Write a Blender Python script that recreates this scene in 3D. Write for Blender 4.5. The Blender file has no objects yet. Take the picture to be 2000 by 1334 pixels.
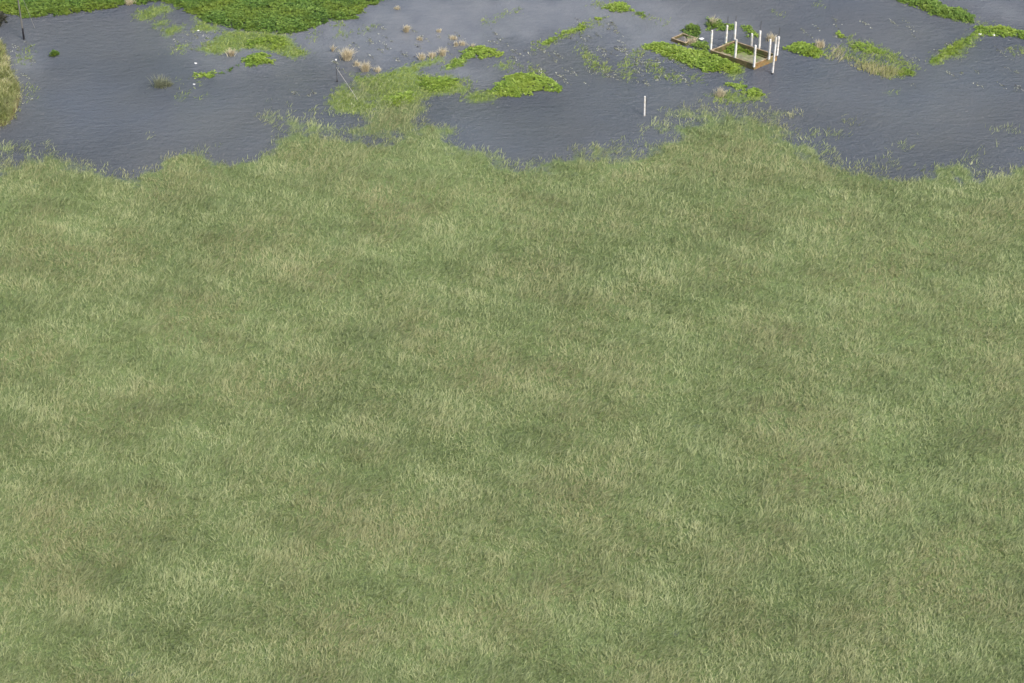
import bpy, math
import numpy as np
from mathutils import Vector
S = bpy.context.scene
R = math.radians
# ---------------------------------------------------------------- camera, sky, sun, exposure
F, PITCH, ALT = 4200.0, R(34.3), 110.0
cam = bpy.data.objects.new('camera', bpy.data.cameras.new('camera'))
S.collection.objects.link(cam); S.camera = cam
cam.data.sensor_width = 36; cam.data.lens = 36*F/2000; cam.data.clip_end = 6000
cam.location = (0, 0, ALT); cam.rotation_euler = (math.pi/2-PITCH, 0, 0)
SUN_EL, SUN_AZ = R(50), R(140)            # azimuth clockwise from +Y: behind the camera, to its right
w = bpy.data.worlds.new('World'); S.world = w; w.use_nodes = True
nt = w.node_tree
sky = nt.nodes.new('ShaderNodeTexSky'); sky.sky_type = 'NISHITA'; sky.sun_disc = False
sky.sun_elevation = SUN_EL; sky.sun_rotation = SUN_AZ
sky.air_density = 1.0; sky.dust_density = 4.0; sky.ozone_density = 1.0
nt.links.new(sky.outputs[0], nt.nodes['Background'].inputs[0])
nt.nodes['Background'].inputs[1].default_value = 0.14
sd = bpy.data.lights.new('sun', 'SUN'); sd.energy = 1.5; sd.angle = R(12); sd.color = (1, .95, .87)
so = bpy.data.objects.new('sun', sd); S.collection.objects.link(so)
tosun = Vector((math.sin(SUN_AZ)*math.cos(SUN_EL), math.cos(SUN_AZ)*math.cos(SUN_EL), math.sin(SUN_EL)))
so.rotation_euler = tosun.to_track_quat('Z', 'Y').to_euler()
S.view_settings.view_transform = 'Standard'; S.view_settings.look = 'None'
S.view_settings.exposure = 0.62; S.view_settings.gamma = 1

# ---------------------------------------------------------------- helpers
rng = np.random.default_rng(7)
cp, sp = math.cos(PITCH), math.sin(PITCH)
def gp(px, py, z=0.0):
    """the ground point that the survey of the photograph gives for a pixel"""
    dx, dy = (px-1000)/F, (667-py)/F
    d = (dx, cp+dy*sp, -sp+dy*cp)
    t = (ALT-z)/-d[2]
    return (d[0]*t, d[1]*t)
def gpoly(pts): return np.array([gp(*p) for p in pts])
def wob(x, y, s, k=0):
    """smooth pseudo noise, about -1..1, feature size s metres"""
    a = 6.283/s; v = 0
    for i, (f, r) in enumerate(((1, .5), (1.83, .3), (3.41, .2))):
        q = k*1.7+i*2.1
        v = v + r*np.sin(a*f*(x*math.cos(q)+y*math.sin(q))+1.3*k+i)*np.cos(a*f*.83*(-x*math.sin(q+.6)+y*math.cos(q+.6))+k+2*i)
    return 1.6*v
def inside(P, poly):
    x, y = P[:, 0], P[:, 1]; r = np.zeros(len(P), bool)
    for (x0, y0), (x1, y1) in zip(poly, np.roll(poly, -1, 0)):
        c = ((y0 > y) != (y1 > y))
        xs = (x1-x0)*(y-y0)/((y1-y0) or 1e-9)+x0
        r ^= c & (x < xs)
    return r
def edge(P, poly):
    d = np.full(len(P), 1e9)
    for a, b in zip(poly, np.roll(poly, -1, 0)):
        ab = b-a; t = np.clip(((P-a)@ab)/max(ab@ab, 1e-9), 0, 1)
        d = np.minimum(d, np.hypot(*(P-a-t[:, None]*ab).T))
    return d
def scatter(poly, dens, ragged=.35, k=0):
    lo, hi = poly.min(0)-ragged, poly.max(0)+ragged
    n = int((hi-lo).prod()*dens)
    P = lo+rng.random((n, 2))*(hi-lo)
    Q = P+ragged*np.stack([wob(P[:, 0], P[:, 1], 1.3, k)+.5*wob(P[:, 0], P[:, 1], .5, k+3), wob(P[:, 0], P[:, 1], 1.1, k+5)+.5*wob(P[:, 0], P[:, 1], .45, k+1)], 1)
    m = inside(Q, poly); P, Q = P[m], Q[m]
    return P, edge(Q, poly)
def mesh_obj(name, V, faces, nv, mat, parent=None, attrs=None, smooth=False):
    """one mesh object from arrays; faces is (n, nv)"""
    me = bpy.data.meshes.new(name); V = np.asarray(V, np.float32); fa = np.asarray(faces, np.int32)
    me.vertices.add(len(V)); me.vertices.foreach_set('co', V.ravel())
    me.loops.add(fa.size); me.loops.foreach_set('vertex_index', fa.ravel())
    me.polygons.add(len(fa)); me.polygons.foreach_set('loop_start', np.arange(len(fa), dtype=np.int32)*nv)
    for an, av in (attrs or {}).items():
        at = me.attributes.new(an, 'FLOAT', 'POINT'); at.data.foreach_set('value', np.asarray(av, np.float32))
    me.update(calc_edges=True); me.validate()
    me.materials.append(mat)
    if smooth: me.polygons.foreach_set('use_smooth', np.ones(len(fa), bool))
    o = bpy.data.objects.new(name, me); S.collection.objects.link(o); o.parent = parent
    return o
def tag(o, label=None, cat=None, group=None, kind=None):
    for k_, v in (('label', label), ('category', cat), ('group', group), ('kind', kind)):
        if v: o[k_] = v
    return o
def empty(name, loc):
    o = bpy.data.objects.new(name, None); o.location = loc; o.empty_display_size = .2
    S.collection.objects.link(o); return o
class MB:
    def __init__(s): s.v = []; s.f = []
    def add(s, v, f):
        n = len(s.v); s.v += [tuple(p) for p in v]; s.f += [tuple(i+n for i in q) for q in f]
    def prism(s, base, z0, z1, top=None):
        n = len(base); top = base if top is None else top
        s.add([(x, y, z0) for x, y in base]+[(x, y, z1) for x, y in top],
              [tuple(range(n))[::-1], tuple(range(n, 2*n))]+[(i, (i+1) % n, n+(i+1) % n, n+i) for i in range(n)])
    def tube(s, pts, rad, n=8):
        pts = [Vector(p) for p in pts]; rr = rad if isinstance(rad, (list, tuple)) else [rad]*len(pts)
        rings = []
        for i, p in enumerate(pts):
            d = (pts[min(i+1, len(pts)-1)]-pts[max(i-1, 0)]).normalized()
            u = d.cross(Vector((1, 0, 0) if abs(d.x) < .8 else (0, 1, 0))).normalized(); v = d.cross(u)
            rings.append([p+rr[i]*(math.cos(6.2832*k/n)*u+math.sin(6.2832*k/n)*v) for k in range(n)])
        f = [(i*n+k, i*n+(k+1) % n, (i+1)*n+(k+1) % n, (i+1)*n+k) for i in range(len(pts)-1) for k in range(n)]
        f += [tuple(range(n))[::-1], tuple((len(pts)-1)*n+k for k in range(n))]
        s.add([p for r in rings for p in r], f)
    def build(s, name, mat, parent=None, bevel=0):
        me = bpy.data.meshes.new(name); me.from_pydata(s.v, [], s.f); me.update(); me.materials.append(mat)
        o = bpy.data.objects.new(name, me); S.collection.objects.link(o); o.parent = parent
        if bevel:
            b = o.modifiers.new('bevel', 'BEVEL'); b.width = bevel; b.segments = 2
        return o

# ---------------------------------------------------------------- materials
def mat(name):
    m = bpy.data.materials.new(name); m.use_nodes = True
    return m, m.node_tree, m.node_tree.nodes['Principled BSDF']
def nd(t, typ, **kw):
    n = t.nodes.new(typ)
    for k_, v in kw.items(): setattr(n, k_, v)
    return n
def noise(t, scale, detail=3, rough=.55, vec=None, vscale=None, rot=0):
    co = nd(t, 'ShaderNodeTexCoord'); mp = nd(t, 'ShaderNodeMapping')
    t.links.new(co.outputs['Object'], mp.inputs[0])
    mp.inputs['Scale'].default_value = vscale or (1, 1, 1); mp.inputs['Rotation'].default_value = (0, 0, rot)
    n = nd(t, 'ShaderNodeTexNoise'); n.inputs['Scale'].default_value = scale
    n.inputs['Detail'].default_value = detail; n.inputs['Roughness'].default_value = rough
    t.links.new(mp.outputs[0], n.inputs['Vector']); return n.outputs['Fac']
def ramp(t, fac, stops):
    r = nd(t, 'ShaderNodeValToRGB'); e = r.color_ramp.elements
    while len(e) < len(stops): e.new(.5)
    for el, (p, c) in zip(e, stops):
        el.position = p; el.color = (*c, 1) if len(c) == 3 else c
    t.links.new(fac, r.inputs[0]); return r.outputs[0]
def mth(t, op, a, b=None, clamp=False):
    n = nd(t, 'ShaderNodeMath', operation=op); n.use_clamp = clamp
    for i, v in enumerate((a, b)):
        if v is None: continue
        if isinstance(v, (int, float)): n.inputs[i].default_value = v
        else: t.links.new(v, n.inputs[i])
    return n.outputs[0]
def mix(t, fac, a, b, bt='MIX'):
    n = nd(t, 'ShaderNodeMix', data_type='RGBA', blend_type=bt)
    for i, v in ((0, fac), (6, a), (7, b)):
        if isinstance(v, (int, float)): n.inputs[i].default_value = v
        elif isinstance(v, tuple): n.inputs[i].default_value = (*v, 1)
        else: t.links.new(v, n.inputs[i])
    return n.outputs[2]
def attr(t, name):
    return nd(t, 'ShaderNodeAttribute', attribute_name=name).outputs['Fac']
def leafmat(name, stops, transl=.25, rough=.5, patch=None, pscale=.25):
    m, t, b = mat(name)
    c = ramp(t, attr(t, 'tint'), stops)
    if patch:
        f = ramp(t, noise(t, pscale, 4), [(.42, (0, 0, 0)), (.68, (1, 1, 1))])
        c = mix(t, mth(t, 'MULTIPLY', f, .55), c, patch)
    t.links.new(c, b.inputs['Base Color']); b.inputs['Roughness'].default_value = rough
    b.inputs['Specular IOR Level'].default_value = .3
    tr = nd(t, 'ShaderNodeBsdfTranslucent'); t.links.new(c, tr.inputs[0])
    ms = nd(t, 'ShaderNodeMixShader'); ms.inputs[0].default_value = transl
    t.links.new(b.outputs[0], ms.inputs[1]); t.links.new(tr.outputs[0], ms.inputs[2])
    t.links.new(ms.outputs[0], t.nodes['Material Output'].inputs[0]); return m
M_HYA = leafmat('hyacinth_leaf', [(0, (.055, .115, .022)), (.5, (.155, .27, .05)), (1, (.29, .42, .10))], patch=(.25, .30, .035))
M_BRIGHT = leafmat('bright_hyacinth_leaf', [(0, (.08, .15, .02)), (.5, (.25, .385, .055)), (1, (.42, .54, .14))], patch=(.30, .37, .045))
M_WEED = leafmat('water_grass_blade', [(0, (.13, .19, .05)), (.5, (.265, .36, .085)), (1, (.42, .47, .16))])
M_MEADOW = leafmat('meadow_blade', [(0, (.16, .195, .09)), (.5, (.345, .41, .19)), (1, (.50, .53, .29))], patch=(.43, .40, .22), pscale=.10)
M_DRY = leafmat('dry_grass_blade', [(0, (.36, .30, .19)), (.5, (.66, .58, .40)), (1, (.84, .78, .60))])
M_REED = leafmat('yellow_reed_blade', [(0, (.19, .20, .07)), (.5, (.40, .41, .17)), (1, (.62, .55, .34))])
M_BANK = leafmat('bank_grass_blade', [(0, (.16, .20, .06)), (.4, (.40, .44, .16)), (1, (.86, .80, .52))], patch=(.12, .18, .03), pscale=.5)
M_DARK = leafmat('dark_shrub_leaf', [(0, (.035, .04, .025)), (1, (.12, .12, .08))])
M_GREY = leafmat('grey_reed_blade', [(0, (.12, .14, .08)), (1, (.36, .38, .25))])

def build_water_material():
    m, t, b = mat('flood_water')
    pale_fac, wee = attr(t, 'pale_patch'), attr(t, 'weed')
    n1 = ramp(t, noise(t, .22, 7, .66, vscale=(1, .8, 1), rot=.5), [(.36, (0, 0, 0)), (.66, (1, 1, 1))]); n2 = noise(t, 1.1, 7, .72, vscale=(1, .75, 1), rot=.5); n3 = noise(t, .05, 3)
    c = mix(t, ramp(t, n3, [(.35, (0, 0, 0)), (.65, (1, 1, 1))]), (.116, .134, .164), (.136, .147, .160))
    sf = mth(t, 'MULTIPLY', pale_fac, mth(t, 'ADD', mth(t, 'MULTIPLY', n1, .45), .38), True)
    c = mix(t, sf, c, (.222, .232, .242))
    wf = mth(t, 'MULTIPLY', mth(t, 'SUBTRACT', mth(t, 'ADD', wee, mth(t, 'MULTIPLY', n2, 1.5)), 1.02), 2.6, True)
    wf = mth(t, 'MULTIPLY', wf, mth(t, 'MULTIPLY', wee, 1.6, True), True)
    c = mix(t, wf, c, (.20, .27, .10))
    t.links.new(c, b.inputs['Base Color'])
    b.inputs['IOR'].default_value = 1.33
    t.links.new(mth(t, 'ADD', .10, mth(t, 'MULTIPLY', wf, .5)), b.inputs['Roughness'])
    r1 = noise(t, 1.25, 5, .68, vscale=(.62, 1.35, 1), rot=-.22)
    r2 = noise(t, 4.2, 4, .7, vscale=(.75, 1.2, 1), rot=.35)
    hgt = mth(t, 'ADD', mth(t, 'MULTIPLY', r1, .8), mth(t, 'MULTIPLY', r2, .42))
    bp = nd(t, 'ShaderNodeBump'); bp.inputs['Distance'].default_value = .95
    t.links.new(mth(t, 'MULTIPLY', mth(t, 'SUBTRACT', 1.0, mth(t, 'MULTIPLY', pale_fac, .5), True), mth(t, 'ADD', .25, mth(t, 'MULTIPLY', noise(t, .045, 3), 1.1))), bp.inputs['Strength'])
    t.links.new(hgt, bp.inputs['Height']); t.links.new(bp.outputs[0], b.inputs['Normal'])
    return m
def solid(name, c0, c1, scale, rough=.85, spec=.2, bump=.02, extra=None):
    m, t, b = mat(name)
    c = ramp(t, noise(t, scale, 6, .65), [(.36, c0), (.62, c1)])
    if extra: c = mix(t, ramp(t, noise(t, extra[1], 4), [(.48, (0, 0, 0)), (.6, (1, 1, 1))]), c, extra[0])
    t.links.new(c, b.inputs['Base Color']); b.inputs['Roughness'].default_value = rough
    b.inputs['Specular IOR Level'].default_value = spec
    bp = nd(t, 'ShaderNodeBump'); bp.inputs['Distance'].default_value = bump; bp.inputs['Strength'].default_value = .6
    t.links.new(noise(t, scale*5, 4), bp.inputs['Height']); t.links.new(bp.outputs[0], b.inputs['Normal']); return m
M_POST = solid('white_post_paint', (.72, .70, .66), (.86, .85, .82), 1.3, .6, bump=.004, extra=((.62, .58, .5), 2.2))
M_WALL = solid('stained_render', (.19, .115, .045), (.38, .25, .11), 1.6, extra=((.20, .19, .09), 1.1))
M_ALGAE_SHADE = solid('algae_shade_wall', (.085, .07, .035), (.19, .15, .07), 1.8, extra=((.10, .12, .04), 1.5))
M_RIM = solid('pale_mortar_rim', (.20, .145, .08), (.46, .37, .25), 2.2)
M_MUD = solid('silted_floor', (.20, .20, .12), (.32, .31, .20), 1.2, extra=((.2, .25, .09), .9))
M_GREYMUD = solid('grey_mud', (.12, .115, .11), (.22, .21, .20), 3)
M_RUST = solid('rusty_rebar', (.04, .035, .03), (.09, .07, .05), 8)
M_WOOD = solid('weathered_pole_wood', (.11, .108, .10), (.20, .195, .18), 2)
M_TAR = solid('wet_dark_pole_foot', (.015, .015, .018), (.04, .04, .045), 3, rough=.4)
M_WIRE = solid('pale_wire', (.42, .40, .36), (.55, .52, .48), 5)
M_PLASTIC = solid('white_plastic', (.78, .78, .76), (.88, .88, .87), 4, rough=.4)
M_MUDBANK = solid('bank_soil', (.11, .10, .05), (.20, .17, .09), .8)
M_IRON = solid('dark_iron', (.02, .02, .022), (.05, .05, .055), 6, rough=.5)

# ---------------------------------------------------------------- survey of plant cover (photo pixels -> ground)
WEED = [  # thin grass at the surface: outline, strength
 ([(262,38),(268,24),(290,15),(332,9),(336,20),(305,35),(282,41)], .8),
 ([(295,48),(308,40),(325,38),(325,50),(305,56)], .8), ([(316,58),(335,52),(362,51),(345,65),(325,72)], .9),
 ([(372,28),(400,44),(440,57),(412,62),(372,62),(386,46)], .9),
 ([(388,97),(400,88),(415,80),(432,67),(455,60),(520,63),(562,70),(580,92),(602,104),(575,115),(548,104),(520,99),(480,95),(450,102),(415,107)], 1.0),
 ([(342,97),(352,87),(366,84),(372,95),(352,106)], .6), ([(322,104),(335,98),(332,108)], .6),
 ([(600,78),(616,60),(622,66),(608,82)], .5), ([(648,48),(680,44),(672,54),(650,56)], .5), ([(650,68),(662,62),(680,62),(678,70),(656,74)], .6),
 ([(700,60),(715,50),(740,52),(725,58),(708,66)], .4),
 ([(345,192),(356,182),(375,179),(366,188),(350,200)], .6), ([(398,192),(404,184),(412,185),(404,194)], .5), ([(376,166),(384,160),(394,164),(390,169)], .6),
 ([(340,158),(350,150),(354,156),(344,161)], .6),
 ([(30,120),(48,92),(62,88),(60,112),(44,128),(28,130)], .35), ([(50,190),(58,166),(70,166),(62,190),(48,200)], .4),
 ([(638,203),(652,184),(666,166),(674,164),(684,182),(702,196),(745,204),(720,222),(660,220)], .95),
 ([(686,140),(697,150),(735,148),(770,138),(800,127),(860,112),(868,119),(822,132),(812,142),(830,149),(885,149),(893,162),(918,172),(912,183),(870,183),(835,190),(810,205),(750,212),(728,198),(712,170),(692,166)], .95),
 ([(860,138),(870,128),(892,114),(910,112),(908,126),(892,132)], .9), ([(962,128),(985,120),(1002,116),(1004,127),(990,142),(972,134)], .6),
 ([(905,190),(915,178),(960,178),(978,188),(960,198),(915,202)], .85), ([(880,160),(915,150),(925,165),(900,172)], .4),
 ([(1020,130),(1035,128),(1062,145),(1045,150),(1028,142)], .5),
 ([(940,45),(975,28),(1012,16),(1016,20),(980,34),(948,52)], .45), ([(1048,90),(1100,62),(1155,42),(1180,34),(1182,40),(1120,70),(1056,96)], .5),
 ([(1180,20),(1150,6),(1175,4),(1200,8)], .4), ([(1236,24),(1300,40),(1316,46),(1300,47),(1250,34)], .35),
 ([(1228,112),(1240,100),(1262,92),(1262,100),(1240,118)], .55), ([(1200,128),(1214,116),(1236,118),(1244,130),(1220,138)], .4),
 ([(1125,92),(1135,84),(1150,110),(1165,118),(1160,126),(1140,112)], .45), ([(1160,130),(1180,120),(1188,132),(1176,142)], .5),
 ([(1415,128),(1445,124),(1452,142),(1432,156),(1418,146)], .85), ([(1330,112),(1300,108),(1330,124),(1352,128)], .6),
 ([(1255,122),(1275,115),(1300,138),(1335,150),(1330,165),(1300,158),(1270,140)], .35),
 ([(1385,185),(1410,176),(1450,182),(1490,186),(1500,198),(1440,204),(1390,200)], .6),
 ([(1588,108),(1640,120),(1655,118),(1700,138),(1735,156),(1772,150),(1792,140),(1770,118),(1740,104),(1690,96),(1655,88),(1600,95)], .3),
 ([(1815,124),(1830,106),(1860,88),(1890,72),(1912,56),(1918,68),(1896,88),(1882,100),(1880,112),(1852,112),(1828,128)], .9),
 ([(1900,46),(1880,36),(1898,38),(1945,52),(1930,56)], .5), ([(1740,-4),(1756,2),(1800,16),(1850,34),(1898,48),(1890,36),(1845,16)], .7),
 ([(1968,98),(1990,90),(2010,96),(2005,108),(1980,110)], .3), ([(1580,5),(1604,8),(1608,16),(1590,14)], .25), ([(1500,18),(1525,24),(1530,33),(1512,28)], .35),
 ([(1730,180),(1742,176),(1745,186),(1736,190)], .6),
]
PALE_PATCHES = [(1050,20,190,45,1.0),(900,45,170,55,.85),(1235,40,130,38,.8),(700,55,150,50,.7),(420,75,90,45,.7),(480,118,90,30,.5),(780,110,110,35,.45),  # paler water patches with weaker ripples: centre, radii, strength
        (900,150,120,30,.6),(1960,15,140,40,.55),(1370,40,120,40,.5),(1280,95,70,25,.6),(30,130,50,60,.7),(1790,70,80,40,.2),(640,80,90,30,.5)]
WEED += [([(1205,140),(1225,130),(1240,150),(1225,160)], .45), ([(1130,100),(1150,96),(1175,128),(1160,140),(1140,120)], .5), ([(1170,135),(1195,128),(1190,145),(1180,150)], .4),
  ([(1040,88),(1052,80),(1060,96),(1046,100)], .4), ([(560,100),(590,96),(606,104),(580,114)], .8), ([(1345,150),(1365,145),(1370,160),(1350,165)], .4), ([(1640,70),(1680,78),(1740,100),(1790,130),(1780,140),(1720,112),(1660,92)], .4)]
WP = [(gpoly(p), s) for p, s in WEED]

def meadow_cover(x, y):
    """0..1 cover of the flooded meadow, which spreads in from nearer the camera"""
    lim = 198.5+9*np.exp(-((x+14)/11)**2)+7*np.exp(-((x-23)/9)**2)+5.0*wob(x, y, 34, 3)+3.2*wob(x, y, 11, 9)+1.3*wob(x, y, 4, 4)
    c = np.clip((lim-y)/8.0, 0, 1)
    pond = wob(x, y, 21, 6)+.35*wob(x, y, 7, 2)
    return c*np.clip((2.3-pond)/1.1, .55, 1)

# ---------------------------------------------------------------- water and bed: sheets to the horizon
def build_water():
    fx = np.concatenate([[-2500,-1200,-600,-250,-120], np.arange(-72, 72.01, .4), [120,250,600,1200,2500]])
    fy = np.concatenate([[-600,-200,20,70], np.arange(102, 262.01, .5), [300,400,700,1400,2800]])
    X, Y = np.meshgrid(fx, fy); P = np.stack([X.ravel(), Y.ravel()], 1)
    weed = np.zeros(len(P))
    for poly, s in WP:
        lo, hi = poly.min(0)-1.5, poly.max(0)+1.5
        i = np.where(((P > lo) & (P < hi)).all(1))[0]
        if not len(i): continue
        e = edge(P[i], poly); e = np.where(inside(P[i], poly), e, -e)
        weed[i] = np.maximum(weed[i], s*np.clip((e+1.1)/2.2, 0, 1))
    weed = np.maximum(weed, .95*meadow_cover(P[:, 0], P[:, 1]))
    pale_patch = np.zeros(len(P))
    for cx, cy, rx, ry, s in PALE_PATCHES:
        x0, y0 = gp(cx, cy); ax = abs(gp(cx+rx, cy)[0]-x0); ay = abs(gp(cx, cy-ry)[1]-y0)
        pale_patch += s*np.exp(-((P[:, 0]-x0)/ax)**2-((P[:, 1]-y0)/ay)**2)
    pale_patch = np.clip(pale_patch*(1+.35*wob(P[:, 0], P[:, 1], 9, 8)), 0, 1)
    nx, ny = len(fx), len(fy)
    i = (np.arange(ny-1)[:, None]*nx+np.arange(nx-1)).ravel()
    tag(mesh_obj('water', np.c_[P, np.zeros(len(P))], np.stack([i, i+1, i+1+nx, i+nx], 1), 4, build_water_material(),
                 attrs={'weed': weed, 'pale_patch': pale_patch}), kind='structure')
build_water()
bed = MB(); bed.add([(-3000,-800,-1.3),(3000,-800,-1.3),(3000,3200,-1.3),(-3000,3200,-1.3)], [(0,1,2,3)])
tag(bed.build('ground', M_MUDBANK), kind='structure')

# ---------------------------------------------------------------- foliage builders
def leaf_arrays(P, Z, nleaf, size, tint, flat=.5, spread=.12):
    """rosettes of bent round leaves"""
    n = len(P)*nleaf
    B = np.repeat(np.c_[P, Z], nleaf, 0)
    az = rng.random(n)*6.283; el = flat*(.2+1.1*rng.random(n)); L = size*(.65+.7*rng.random(n)); W = L*(.36+.14*rng.random(n))
    h = np.stack([np.cos(az), np.sin(az), 0*az], 1); s = np.stack([-np.sin(az), np.cos(az), 0*az], 1)
    d = h*np.cos(el)[:, None]; d[:, 2] = np.sin(el)
    up = -h*np.sin(el)[:, None]; up[:, 2] = np.cos(el)
    roll = rng.normal(0, .35, n); sr = s*np.cos(roll)[:, None]+up*np.sin(roll)[:, None]
    o = B+h*(spread*rng.random(n))[:, None]; o[:, 2] += rng.normal(0, .05, n)
    l_, w_ = L[:, None], W[:, None]
    V = np.stack([o, o+.35*l_*d+w_*sr+.04*up, o+.8*l_*d+.75*w_*sr, o+l_*d-.05*up, o+.8*l_*d-.75*w_*sr, o+.35*l_*d-w_*sr+.04*up], 1).reshape(-1, 3)
    V[:, 2] = np.maximum(V[:, 2], .015)
    T = np.clip(np.repeat(tint, nleaf)+rng.normal(0, .2, n), 0, 1)
    return V, np.arange(n*6).reshape(-1, 6), np.repeat(T, 6)
def mat_patch(poly, dens=15, h=.42, size=.26, tint=.5, ragged=.35, k=0, nleaf=6):
    dens *= 2.1; h *= .78; size = .18+.12*(size-.26)
    P, e = scatter(poly, dens, ragged, k)
    keep = rng.random(len(P)) < .5+e/.35; P, e = P[keep], e[keep]; prof = np.clip(e/.9, .12, 1)
    lump = .6*wob(P[:, 0], P[:, 1], 1.1, k+2)+.5*wob(P[:, 0], P[:, 1], 2.9, k+7)
    Z = h*prof*(.55+.26*lump+.45*rng.random(len(P)))
    Z = np.maximum(Z, .03)
    T = tint+.10*lump+.13*wob(P[:, 0], P[:, 1], 6, k+1)+.3*(rng.random(len(P))-.5)
    return leaf_arrays(P, Z, nleaf, size, T)
def blade_arrays(P, Z, L, W, tint, lean=(.3, .0), fan=.35):
    """thin tapering blades, one quad each (two crossing sides at the foot)"""
    n = len(P); L = np.broadcast_to(L, n)*(.6+.7*rng.random(n)); W = np.broadcast_to(W, n)*(.7+.6*rng.random(n))
    az = rng.random(n)*6.283
    d = np.stack([lean[0]+rng.normal(0, fan, n), lean[1]+rng.normal(0, fan, n), np.ones(n)], 1)
    d /= np.linalg.norm(d, axis=1)[:, None]
    s = np.stack([np.cos(az), np.sin(az), 0*az], 1)*W[:, None]
    o = np.c_[P, np.broadcast_to(Z, n)]; mid = o+.55*L[:, None]*d; tip = o+L[:, None]*d
    tip[:, :2] += .28*L[:, None]*d[:, :2]; tip[:, 2] -= .12*L
    V = np.stack([o-s, o+s, mid+.8*s, mid-.8*s, mid-.8*s, mid+.8*s, tip+.15*s, tip-.15*s], 1).reshape(-1, 3)
    V[:, 2] = np.maximum(V[:, 2], .012)
    T = np.clip(tint+rng.normal(0, .18, n), 0, 1)
    return V, np.arange(n*8).reshape(-1, 4), np.repeat(T, 8)

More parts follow.
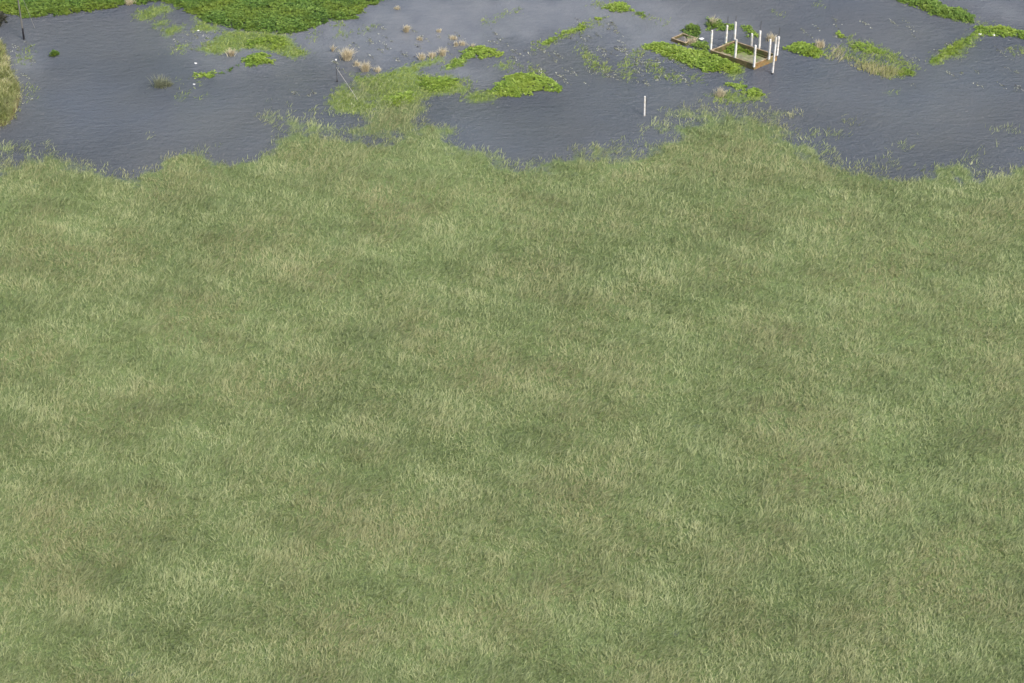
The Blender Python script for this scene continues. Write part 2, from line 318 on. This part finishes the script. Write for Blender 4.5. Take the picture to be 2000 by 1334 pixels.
# ---------------------------------------------------------------- floating plant mats, one thing each
MATS = [
 ('wide glossy green floating plant mat filling the upper left corner of the water', [(-60,44),(0,28),(10,27),(33,29),(40,36),(55,34),(70,35),(95,29),(115,31),(140,26),(178,22),(210,18),(245,9),(258,5),(272,10),(285,8),(302,4),(322,4),(340,10),(352,18),(370,25),(385,30),(400,42),(420,47),(440,52),(460,57),(480,60),(510,62),(535,64),(565,66),(590,62),(620,50),(650,40),(672,39),(695,36),(708,24),(710,12),(735,8),(748,0),(775,-30),(780,-70),(-80,-70)], 'h', dict(dens=17, h=.5, size=.3, tint=.42, ragged=.25)),
 ('bright green leafy mat just below the wide upper left mat, inside thin water grass', [(480,80),(520,72),(555,74),(562,88),(545,98),(505,89),(480,94)], 'b', dict(dens=9, h=.28, tint=.4)),
 ('small forked green floating mat in open water below the bright leafy mat', [(476,113),(500,105),(520,104),(523,115),(536,117),(533,124),(505,126),(490,131),(480,128)], 'b', dict(h=.25)),
 ('low curved green plant strip with a rounded end, alone in the left open water', [(378,148),(386,142),(395,147),(410,140),(418,141),(418,150),(402,154)], 'b', dict(h=.3)),
 ('thin broken green and brown plant line trailing right of the curved strip', [(419,146),(440,138),(462,127),(461,133),(438,143),(422,149)], 'h', dict(dens=8, h=.2, tint=.3)),
 ('bright yellow green mat at the middle of the thin grass, left of centre', [(812,161),(830,152),(862,154),(880,151),(892,162),(872,178),(840,180)], 'b', dict(h=.32, tint=.5)),
 ('dense green mat at the lower edge of the thin grass left of centre', [(752,194),(780,184),(806,180),(812,192),(790,206),(756,208)], 'b', dict(h=.28, tint=.5)),
 ('lime green oblong mat beside the row of dry tufts, near the centre', [(906,98),(930,91),(958,94),(984,105),(976,111),(940,114),(908,111)], 'b', dict(h=.3, tint=.6)),
 ('narrow lime green tongue of plants running down from the oblong mat', [(862,137),(880,126),(892,114),(907,110),(908,125),(895,131)], 'b', dict(dens=9, h=.22, tint=.45)),
 ('large lime green mat with a pointed right end in the central water', [(960,180),(974,162),(990,151),(1010,144),(1035,145),(1060,149),(1080,158),(1099,172),(1092,179),(1060,177),(1042,179),(1035,185),(1000,189),(970,186)], 'b', dict(h=.38, tint=.55)),
 ('string of small green clumps slanting across the upper central water', [(1052,86),(1066,78),(1088,71),(1100,62),(1115,59),(1130,53),(1145,45),(1152,48),(1135,58),(1118,65),(1100,66),(1090,75),(1060,91)], 'b', dict(dens=10, h=.25)),
 ('tiny round green clump at the upper end of the slanting string', [(1161,39),(1166,34),(1177,35),(1176,40)], 'b', dict(h=.25)),
 ('small oval lime green mat near the top edge right of centre', [(1180,17),(1195,8),(1215,6),(1228,13),(1234,22),(1215,25),(1195,21)], 'b', dict(h=.4, tint=.55)),
 ('tiny comma shaped green clump right of the small oval mat', [(1241,26),(1248,23),(1258,28),(1262,33),(1252,33)], 'h', dict(h=.3)),
 ('long broad lime green mat along the left side of the flooded house foundation', [(1255,91),(1270,87),(1290,84),(1310,87),(1330,94),(1350,99),(1385,102),(1410,110),(1436,124),(1446,131),(1438,142),(1415,139),(1395,142),(1375,139),(1355,131),(1330,121),(1300,112),(1285,103),(1264,98)], 'b', dict(dens=17, h=.42, size=.3, tint=.55)),
 ('dark green leafy clump between the wooden box and the left corner post', [(1350,85),(1358,80),(1372,82),(1386,90),(1384,97),(1365,98),(1352,93)], 'h', dict(h=.45, tint=.6)),
 ('olive and rust brown plants spilling over the right side of the wooden box', [(1333,62),(1340,53),(1352,50),(1366,54),(1366,64),(1360,72),(1362,80),(1350,88),(1341,85),(1340,76),(1336,68)], 'h', dict(dens=14, h=.75, tint=.3)),
 ('tall green clump with dry seed tips behind the left posts of the foundation', [(1377,58),(1380,44),(1390,35),(1399,40),(1408,47),(1432,50),(1434,57),(1410,61),(1396,55)], 'h', dict(h=.6, tint=.6)),
 ('ragged green clump behind the back wall of the foundation', [(1450,54),(1456,48),(1466,57),(1481,66),(1482,73),(1464,72),(1459,62)], 'b', dict(dens=10, h=.35, tint=.4)),
 ('bright green wedge shaped mat standing right of the foundation', [(1534,97),(1551,86),(1575,84),(1588,92),(1606,102),(1606,110),(1585,112),(1560,106),(1541,102)], 'b', dict(dens=18, h=.5, tint=.5)),
 ('small green clump at the top of the reed patch', [(1632,66),(1642,64),(1649,71),(1642,76)], 'b', dict(h=.3)),
 ('thin green plant band along the far edge of the reed patch', [(1655,90),(1672,85),(1692,86),(1714,97),(1733,103),(1726,108),(1690,101),(1668,95)], 'b', dict(dens=9, h=.28, tint=.45)),
 ('dense round green clump at the right tip of the reed patch', [(1753,143),(1760,136),(1775,136),(1786,143),(1766,149)], 'h', dict(h=.4, tint=.6)),
 ('long green plant bank slanting in from the top edge at upper right', [(1742,-4),(1770,-8),(1800,0),(1830,3),(1848,17),(1880,19),(1902,36),(1900,47),(1860,37),(1820,28),(1790,14),(1755,4)], 'h', dict(dens=17, h=.55, size=.3, tint=.55)),
 ('flat topped green mat at the far right where two plant lines meet', [(1908,54),(1950,53),(1975,55),(1985,65),(1970,74),(1945,70),(1912,67)], 'b', dict(h=.45)),
 ('low yellow green plant strip slanting down left from the flat topped right mat', [(1818,124),(1830,107),(1860,89),(1888,73),(1912,58),(1914,66),(1893,82),(1872,98),(1850,108),(1828,124)], 'b', dict(dens=8, h=.2, tint=.35)),
 ('green mat cut by the right edge beside the flat topped mat', [(1985,62),(2000,60),(2030,62),(2030,82),(2000,76),(1985,71)], 'b', dict(dens=12, h=.35, tint=.4)),
 ('small green clump directly below the long lime mat near its pointed tip', [(1416,166),(1424,160),(1434,165),(1449,163),(1454,172),(1438,174)], 'b', dict(dens=11, h=.3)),
 ('green clump cluster below the near corner of the foundation', [(1448,180),(1456,175),(1482,176),(1493,190),(1476,193),(1456,187)], 'b', dict(dens=11, h=.3)),
 ('yellow green plants growing inside the left half of the flooded foundation', [(1402,96),(1418,88),(1434,82),(1446,92),(1462,98),(1473,102),(1470,107),(1450,103),(1441,105),(1432,109),(1420,104)], 'b', dict(dens=15, h=.62, tint=.35, ragged=.15)),
]
for k, (lab, px, kind, kw) in enumerate(MATS):
    poly = gpoly(px)
    V, Fc, T = mat_patch(poly, k=k % 11, **kw)
    o = mesh_obj('floating_plant_mat', V, Fc, 6, M_HYA if kind == 'h' else M_BRIGHT, attrs={'tint': T})
    tag(o, lab, 'water plants', 'floating plant mats')

# ---------------------------------------------------------------- tufts
def tuft(name, px, py, wpx, hpx, m, label, n=90, cat='grass tuft', group='dry grass tufts', lean=(.1, -.05), fan=.3, tint=.55, W=.022):
    x, y = gp(px, py); D = math.hypot(x, y, ALT); sc = F/D
    w_ = wpx/sc; h_ = hpx/(sc*.89)
    n = int(n*1.9); P = rng.normal(0, w_*.22, (n, 2))*(1, .8)
    V, Fc, T = blade_arrays(P, 0*P[:, 0], h_*.9, W*1.25, tint, lean, fan)
    dx = P[:, 0]
    o = mesh_obj(name, V, Fc, 4, m, attrs={'tint': T}); o.location = (x, y, 0)
    return tag(o, label, cat, group)
DRY = [(794,62,9,13,130,'squat straw coloured tuft standing alone left of the top centre'),
 (677,116,18,22,170,'largest straw coloured tuft, forked, right of the thin white topped pole'),
 (713,139,12,18,140,'second largest straw tuft, lower right of the largest forked tuft'),
 (697,128,13,10,60,'sparse brown tuft between the two largest straw tufts'),
 (650,100,6,14,30,'thin spiky tuft just left of the largest forked tuft'),
 (738,140,10,10,50,'small faded tuft at the upper edge of the thin grass'),
 (823,116,10,13,70,'leftmost of three pale tufts above the bright thin grass band'),
 (844,112,13,12,60,'middle of three pale tufts above the thin grass band, splayed'),
 (864,108,11,15,90,'rightmost and tallest of three pale tufts above the thin grass band'),
 (886,76,13,8,50,'low brown tuft farthest left in the line above the oblong lime mat'),
 (891,90,8,10,40,'small upright brown tuft below the low brown tuft in the line'),
 (904,88,14,9,50,'broad dull tuft in the line just above the oblong lime mat'),
 (922,93,8,9,30,'faint tuft touching the upper left corner of the oblong lime mat'),
 (857,62,10,7,40,'tiny brown tuft between the lone squat tuft and the upper strings'),
 (776,18,12,7,40,'faint brown tuft near the top edge by the big green mat'),
 (820,78,13,8,40,'faint grey brown tuft in the open water right of the squat tuft'),
 (253,8,17,10,120,'flattened straw clump on the edge of the wide upper left mat'),
 (452,109,13,15,80,'dry greyish tuft left of the small forked green mat'),
 (1392,48,16,17,60,'dry seed stalks rising from the tall green clump behind the posts'),
 (1506,79,20,13,110,'straw tuft behind the right corner post of the foundation'),
 (1406,188,22,18,70,'reddish dry stalks in the water below the long lime mat'),
 (1600,92,18,14,110,'rounded straw tuft right of the wedge shaped green mat'),
 (1350,85,22,13,110,'rust brown dry stalks against the wooden box')]
for (px, py, w_, h_, n, lab) in DRY: tuft('dry_grass_tuft', px, py, w_, h_, M_DRY, lab, n=n)
tuft('reed_tuft', 314, 169, 28, 21, M_GREY, 'grey green feathery reed tuft alone in the left open water', n=120, group='reed tufts', fan=.4)
tuft('reed_tuft', 330, 168, 12, 12, M_GREY, 'smaller sparse reed tuft touching the feathery reed tuft', n=40, group='reed tufts', fan=.4)
# little floating shrub
P = rng.normal(0, .17, (60, 2)); r_ = np.hypot(*P.T); Z = np.clip(.75*(1-r_/.48), .05, .8)*(.4+.6*rng.random(60))
V, Fc, T = leaf_arrays(P, Z, 7, .2, np.full(60, .25)); o = mesh_obj('water_shrub', V, Fc, 6, M_HYA, attrs={'tint': T})
o.location = (*gp(107, 109), 0); tag(o, 'small dark green pointed shrub alone in the left open water', 'shrub')
# reed patch right of the foundation
def reeds(poly_px, dens, h, m, label, tint=.5, group='reed patches', W=.03):
    P, e = scatter(gpoly(poly_px), dens, .4, 3)
    V, Fc, T = blade_arrays(P, 0*e, h*np.clip(e/.5, .45, 1), W, tint+.15*wob(P[:, 0], P[:, 1], 2.5), (.22, .1), .25)
    return tag(mesh_obj('reeds', V, Fc, 4, m, attrs={'tint': T}), label, 'reeds', kind='stuff')
reeds([(1588,108),(1600,112),(1640,118),(1655,116),(1700,135),(1735,150),(1772,142),(1755,136),(1725,132),(1712,126),(1690,124),(1652,112),(1640,116)], 55, .8, M_REED, 'long yellow green reed band along the near edge right of the foundation', .6)
reeds([(1655,126),(1690,128),(1720,138),(1745,145),(1744,155),(1715,150),(1690,142)], 48, .8, M_REED, 'dense yellowish reeds at the lowest bend of the reed band', .6)
reeds([(1622,98),(1640,94),(1649,102),(1648,118),(1640,122),(1625,116)], 26, .95, M_DRY, 'upright brown stalks standing in the middle of the reed patch', .35, W=.016)
reeds([(1690,100),(1705,110),(1700,126),(1684,120)], 20, .85, M_REED, 'thin upright yellow stalks near the centre of the reed patch', .5, W=.016)
reeds([(1712,108),(1735,112),(1730,122),(1712,120)], 16, .75, M_GREY, 'pale grey stalks near the far side of the reed patch', .7, W=.016)
reeds([(1742,108),(1760,112),(1768,122),(1755,132),(1748,124)], 9, .5, M_REED, 'loose green stalks at the right end of the reed patch', .3)

# thin grass at the surface (uncountable): one object
Vs, Fs, Ts, off = [], [], [], 0
for k, (poly, s) in enumerate(WP):
    P, e = scatter(poly, 55+28*s, .8, k % 9)
    keep = rng.random(len(P)) < np.clip(.35+e/.9, 0, 1)*(.5+.35*s+.6*wob(P[:, 0], P[:, 1], 1.3, k % 7)+.3*wob(P[:, 0], P[:, 1], .6, k % 5))
    P = P[keep]
    if not len(P): continue
    V, Fc, T = blade_arrays(P, 0*P[:, 0]+.01, .34, .034, .55+.2*wob(P[:, 0], P[:, 1], 3, k % 5), (.9, .35), .7)
    Vs.append(V); Fs.append(Fc+off); Ts.append(T); off += len(V)
tag(mesh_obj('water_grass', np.concatenate(Vs), np.concatenate(Fs), 4, M_WEED, attrs={'tint': np.concatenate(Ts)}),
    'thin pale green grass lying on the water between the leafy mats', 'water grass', kind='stuff')
# floating leaf bits drifting in wind rows
bits = []
for (x0, y0, x1, y1, n) in [(1000,95,1260,165,420),(1240,110,1350,170,180),(960,60,1120,110,60),(1560,40,1800,90,90),(1760,80,2000,190,150),(560,170,640,195,30),(300,60,470,110,130),(640,70,760,140,90),(740,50,920,120,120),(1120,40,1260,90,100),(20,80,70,200,120)]:
    c = np.stack([rng.uniform(x0, x1, max(n//7, 3)), rng.uniform(y0, y1, max(n//7, 3))], 1)
    q = c[rng.integers(0, len(c), n)]+rng.normal(0, 1, (n, 1))*np.array([4.5, 3.2])+rng.normal(0, 1.1, (n, 2))
    bits.append(np.array([gp(*p) for p in q]))
P = np.concatenate(bits)
V, Fc, T = leaf_arrays(P, np.full(len(P), .02), 2, .13, rng.random(len(P)), flat=.12)
tag(mesh_obj('floating_leaves', V, Fc, 6, leafmat('drifting_leaf', [(0, (.06, .055, .05)), (.35, (.2, .22, .12)), (.7, (.34, .36, .26)), (1, (.6, .6, .52))]), attrs={'tint': T}),
    'loose pale leaves and scraps drifting on the open water', 'floating leaves', kind='stuff')

# ---------------------------------------------------------------- flooded meadow nearer the camera (uncountable)
def build_meadow():
    n = 1100000
    y = rng.uniform(106, 216, n); x = rng.uniform(-1, 1, n)*(8+y*.31)
    c = meadow_cover(x, y); m = rng.random(n) < .08*(c > .05)+.92*c**1.5
    x, y = x[m], y[m]; P = np.stack([x, y], 1)
    lump = .75*wob(x, y, 2.1, 2)+.4*wob(x, y, 7, 7)
    keep = rng.random(len(P)) < .72+.28*lump; P = P[keep]; lump = lump[keep]
    T = .5+.15*lump+.19*wob(P[:, 0], P[:, 1], 15, 5)
    q = wob(P[:, 0], P[:, 1], 9, 1)
    V, Fc, T = blade_arrays(P, 0*lump, .44*(1+.35*lump+.2*q), .028, T-.1*q, (.3+.35*q, .1+.3*wob(P[:, 0], P[:, 1], 12, 8)), .4)
    tag(mesh_obj('flooded_grass', V, Fc, 4, M_MEADOW, attrs={'tint': T}), 'olive green flooded meadow grass covering the near water', 'grass', kind='stuff')
build_meadow()

# ---------------------------------------------------------------- left bank with tall yellow grass
bank_px = [(-60,84),(0,78),(7,86),(11,100),(17,120),(23,140),(31,155),(39,165),(41,190),(37,212),(26,236),(10,250),(-60,262)]
bp_ = gpoly(bank_px)
b = MB(); cen = bp_.mean(0); b.prism([tuple(p) for p in bp_[::-1]], -.6, .22, [tuple(cen+(p-cen)*.93) for p in bp_[::-1]])
tag(b.build('bank', M_MUDBANK, bevel=.05), kind='structure')
P, e = scatter(bp_, 75, .35, 4)
V, Fc, T = blade_arrays(P, np.minimum(e, .22), 1.15*np.clip(e/.8, .4, 1), .028, .5+.35*wob(P[:, 0], P[:, 1], 3.2, 1), (.35, -.3), .4)
tag(mesh_obj('bank_grass', V, Fc, 4, M_BANK, attrs={'tint': T}), 'tall yellow and green grass leaning over the left bank', 'grass', kind='stuff')
P, e = scatter(gpoly([(-30,52),(-30,30),(2,28),(10,32),(11,42),(6,48),(0,52)]), 30, .3, 2)
V, Fc, T = leaf_arrays(P, .7*np.clip(e/.6, .1, 1)*(.3+.7*rng.random(len(P))), 6, .2, np.full(len(P), .5), flat=.9)
tag(mesh_obj('dark_shrub', V, Fc, 6, M_DARK, attrs={'tint': T}), 'dark leafless looking shrub at the left edge below the wide mat', 'shrub')

# ---------------------------------------------------------------- unfinished house foundation with white posts
def hpx(x, y, px):     # pixels of height -> metres at a ground point
    return px*math.hypot(x, y, ALT)/F/.885
RIM = .74
cA = np.array(gp(1387.5, 97.5, RIM)); cN = np.array(gp(1473, 125, RIM)); cR = np.array(gp(1518, 106.5, RIM)); cB = np.array(gp(1434, 79, RIM))
org = np.array(gp(1450, 102)); fo = empty('house_foundation', (*org, 0))
tag(fo, 'flooded unfinished house foundation with tall white posts', 'foundation')
quad = [cN, cR, cB, cA]; mid = sum(quad)/4
if sum(a[0]*b_[1]-b_[0]*a[1] for a, b_ in zip(quad, quad[1:]+quad[:1])) < 0: quad = quad[::-1]
TH = .16
def inner(i):
    p, a, c = quad[i], quad[i-1], quad[(i+1) % 4]
    u = (a-p)/np.linalg.norm(a-p); v = (c-p)/np.linalg.norm(c-p); s = abs(u[0]*v[1]-u[1]*v[0])
    return p+(u+v)*TH/s
inn = [inner(i) for i in range(4)]
for i in range(4):
    a, c, ci, ai = quad[i], quad[(i+1) % 4], inn[(i+1) % 4], inn[i]
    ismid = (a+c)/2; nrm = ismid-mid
    face = M_WALL if (nrm[0] > 0 and nrm[1] < 0) else M_ALGAE_SHADE  # walls turned from the sun: algae stain plus shade put into the colour
    q = [tuple(p-org) for p in (a, c, ci, ai)]
    m1 = MB(); m1.prism(q, -1.2, RIM-.06); wl = m1.build('wall', face, fo)
    g = np.array(q); gc = g.mean(0)
    m2 = MB(); m2.prism(q, RIM-.058, RIM); m2.build('coping', M_RIM, wl, bevel=.012)
# cross beam and silted floor
pa, pb = quad[0], quad[1]
def lerp(a, b_, t): return a+(b_-a)*t
iA = inn[[np.allclose(q, cA) for q in quad].index(True)]; iN = inn[[np.allclose(q, cN) for q in quad].index(True)]
iR = inn[[np.allclose(q, cR) for q in quad].index(True)]; iB = inn[[np.allclose(q, cB) for q in quad].index(True)]
m = MB(); m.prism([tuple(lerp(iA, iN, .0)-org), tuple(iN-org), tuple(iR-org), tuple(iB-org)], -.5, .03)
m.build('floor', M_MUD, fo)
m = MB(); s0, s1 = np.array(gp(1260+1446/6.667, 20+560/6.667, .2)), np.array(gp(1260+1588/6.667, 20+612/6.667, .2)); dd = (s1-s0)/np.linalg.norm(s1-s0); pp = np.array([-dd[1], dd[0]])*.09
m.prism([tuple(s0-org-pp), tuple(s1-org-pp), tuple(s1-org+pp), tuple(s0-org+pp)], -.1, .2); m.build('cross_beam', M_ALGAE_SHADE, fo, bevel=.02)
C6 = lambda x, y: (1260+x/6.667, 20+y/6.667)
def post_mesh(name, bx, tx, z0, parent, orgn, wd=.2, rebar=False, foot=0):
    bpix, tpix = C6(*bx), C6(*tx); x, y = gp(*bpix, z0); h = hpx(x, y, bpix[1]-tpix[1])
    # the real lean: where the top lands minus the vertical
    xt = x; tz = z0+h
    dxl = ((tpix[0]-1000)/F)*(y*cp+(ALT-tz)*sp)-x
    dxl = float(np.clip(dxl, -.25, .45))
    a = wd/2; ca, sa = math.cos(.55), math.sin(.55)
    sq = [(ca*i-sa*j, sa*i+ca*j) for i, j in ((-a, -a), (a, -a), (a, a), (-a, a))]
    X, Y = x-orgn[0], y-orgn[1]
    m = MB(); m.prism([(X+i, Y+j) for i, j in sq], z0-foot, tz, [(X+dxl+i*.95, Y+j*.95) for i, j in sq])
    o = m.build(name, M_POST, parent, bevel=.015)
    if rebar:
        m = MB()
        for i, j in ((.04, .04), (-.04, .03), (.03, -.05)):
            m.tube([(X+dxl+i, Y+j, tz-.05), (X+dxl+i+.04, Y+j+.02, tz+rebar*(.7+.6*abs(i)/.05*.4))], .013, 5)
        m.build('rebar', M_RUST, o)
    return o
for bx, tx, z0, rb in [((855,508),(872,270),RIM+.002,0),((1050,425),(1070,205),RIM+.002,1.2),((1165,378),(1180,160),RIM+.002,.8),((1172,618),(1190,390),RIM+.002,0),
                   ((1417,738),(1438,465),.45,0),((1383,528),(1393,312),.032,0),((1485,497),(1500,275),RIM+.002,1.35),((1612,640),(1632,390),RIM+.002,0),((1716,588),(1742,350),RIM+.002,1.2)]:
    post_mesh('post', bx, tx, z0, fo, org, rebar=rb)
fp = gp(*C6(1655, 830)); e0 = empty('white_post', (*fp, 0)); tag(e0, 'long white leaning post standing in the water before the right corner of the foundation', 'post')
post_mesh('shaft', (1655,830), (1707,370), 0, e0, np.array(fp), wd=.17, foot=.8)
m = MB(); m.tube([(-.0,0,-.5),(.0,0,.16)], [.15,.13], 10); m.build('stained_foot', M_TAR, e0)
# white post whose tip shows at the lower edge of the readable strip
x, y = gp(1259, 226); e1 = empty('white_post', (x, y, 0)); tag(e1, 'lone white post with a thin rod beside it, in water left of the foundation', 'post')
m = MB(); m.prism([(-.08,-.08),(.08,-.08),(.08,.08),(-.08,.08)], -.8, 2.35, [(-.12,-.07),(.04,-.07),(.04,.07),(-.12,.07)]); m.build('shaft', M_POST, e1, bevel=.015)
m = MB(); m.tube([(.12,0,-.4),(.12,0,2.2)], .02, 6); m.build('rod', M_RUST, e1)

# ---------------------------------------------------------------- small wooden box
RB = .42
bA = np.array(gp(1311, 74, RB)); bB = np.array(gp(1333.5, 64, RB)); bN = np.array(gp(1339, 84, RB)); bR = bB+(bN-bA)
bo = np.array(gp(1334, 80)); bx_ = empty('wooden_box', (*bo, 0)); tag(bx_, 'small brown open wooden box frame holding grey mud, left of the foundation', 'box frame')
bq = [bA, bN, bR, bB]
if sum(a[0]*c[1]-c[0]*a[1] for a, c in zip(bq, bq[1:]+bq[:1])) < 0: bq = bq[::-1]
quad = bq; TH = .16; bin_ = [inner(i) for i in range(4)]
for i in range(4):
    q = [tuple(p-bo) for p in (bq[i], bq[(i+1) % 4], bin_[(i+1) % 4], bin_[i])]
    m = MB(); m.prism(q, -.4, RB-.05); bd = m.build('board', M_ALGAE_SHADE, bx_)
    m = MB(); m.prism(q, RB-.048, RB); m.build('top_edge', M_RIM, bd, bevel=.012)
c0 = sum(bin_)/4; G = 9; vs = []
for i in range(G):
    for j in range(G):
        u, v = i/(G-1), j/(G-1); p = (bin_[0]*(1-u)+bin_[1]*u)*(1-v)+(bin_[3]*(1-u)+bin_[2]*u)*v-bo
        vs.append((p[0], p[1], .12+.2*math.sin(u*3.1)*math.sin(v*3.1)+.03*math.sin(9*u+7*v)))
m = MB(); m.add(vs, [(i*G+j, (i+1)*G+j, (i+1)*G+j+1, i*G+j+1) for i in range(G-1) for j in range(G-1)]); m.build('mud_fill', M_GREYMUD, bx_)

# ---------------------------------------------------------------- poles and wires at the left
x, y = gp(47, 77); e2 = empty('utility_pole', (x, y, 0)); tag(e2, 'tall weathered wooden pole with a dark wet foot, at the far left', 'pole')
m = MB(); m.tube([(0,0,1.45),(-.12,0,8.6)], [.10,.06], 12); m.build('shaft', M_WOOD, e2)
m = MB(); m.tube([(.0,0,-.8),(0,0,1.448)], [.125,.105], 12); m.build('foot', M_TAR, e2)
m = MB(); m.tube([(-.9,0,8.35),(.66,0,8.35)], .055, 6); ca_ = m.build('crossarm', M_WOOD, e2)
for t in (-.8, .56):
    m = MB(); m.tube([(t,0,8.4),(t,0,8.5),(t,0,8.54),(t,0,8.62)], [.03,.05,.03,.045], 8); m.build('insulator', M_PLASTIC, ca_)
gx, gy = gp(69, 55); m = MB(); m.tube([(-.1,0,7.6),((gx-x)*.5-.05,(gy-y)*.5,3.72),(gx-x,gy-y,-.2)], .014, 5); m.build('guy_wire', M_WIRE, e2)
x, y = gp(658.5, 160); H = hpx(x, y, 42); e3 = empty('thin_pole', (x, y, 0)); tag(e3, 'thin dark pole with a white cap and a stay wire, left of centre', 'pole')
m = MB(); m.tube([(0,0,-.6),(-.02,0,H-.08)], [.03,.022], 8); m.build('shaft', M_IRON, e3)
m = MB(); m.tube([(0,0,-.1),(0,0,.06),(0,0,.2),(0,0,.24)], [.06,.085,.08,.04], 8); m.build('foot_clamp', M_TAR, e3)
m = MB(); m.tube([(-.02,0,H-.1),(-.02,0,H-.04),(-.02,0,H+.06),(-.02,0,H+.1)], [.06,.1,.09,.03], 10); m.build('cap', M_PLASTIC, e3)
ax, ay = gp(706, 204); m = MB(); m.tube([(-.01,0,H*.64),((ax-x)*.5,(ay-y)*.5,H*.3),(ax-x,ay-y,-.15)], .02, 5); m.build('stay_wire', M_WIRE, e3)

# ---------------------------------------------------------------- white litter
def litter(px, py, s, label, z=.03):
    import bmesh
    bm = bmesh.new(); bmesh.ops.create_icosphere(bm, subdivisions=2, radius=s)
    for v in bm.verts:
        k = 1+.35*math.sin(9*v.co.x/s+px)*math.cos(7*v.co.y/s+py)
        v.co = Vector((v.co.x*1.3*k, v.co.y*k, v.co.z*.55*k))
    me = bpy.data.meshes.new('plastic_litter'); bm.to_mesh(me); bm.free(); me.materials.append(M_PLASTIC)
    o = bpy.data.objects.new('plastic_litter', me); S.collection.objects.link(o); o.location = (*gp(px, py), z)
    tag(o, label, 'litter', 'white litter')
litter(55, 3, .14, 'white scrap lying on the wide green mat near the upper left corner', .5)
litter(387, 60, .12, 'white scrap floating in thin grass under the wide mat')
litter(382, 124, .12, 'white scrap floating in open water above the curved plant strip')
litter(379, 165, .1, 'white scrap beside the feathery reed tuft, under the curved strip')
litter(1370, 82, .2, 'crumpled white scrap on the dark clump next to the wooden box', .42)
litter(1914, 67.5, .16, 'left one of two white scraps under the flat topped right mat', .06)
litter(1940, 69.5, .15, 'right one of two white scraps under the flat topped right mat', .06)
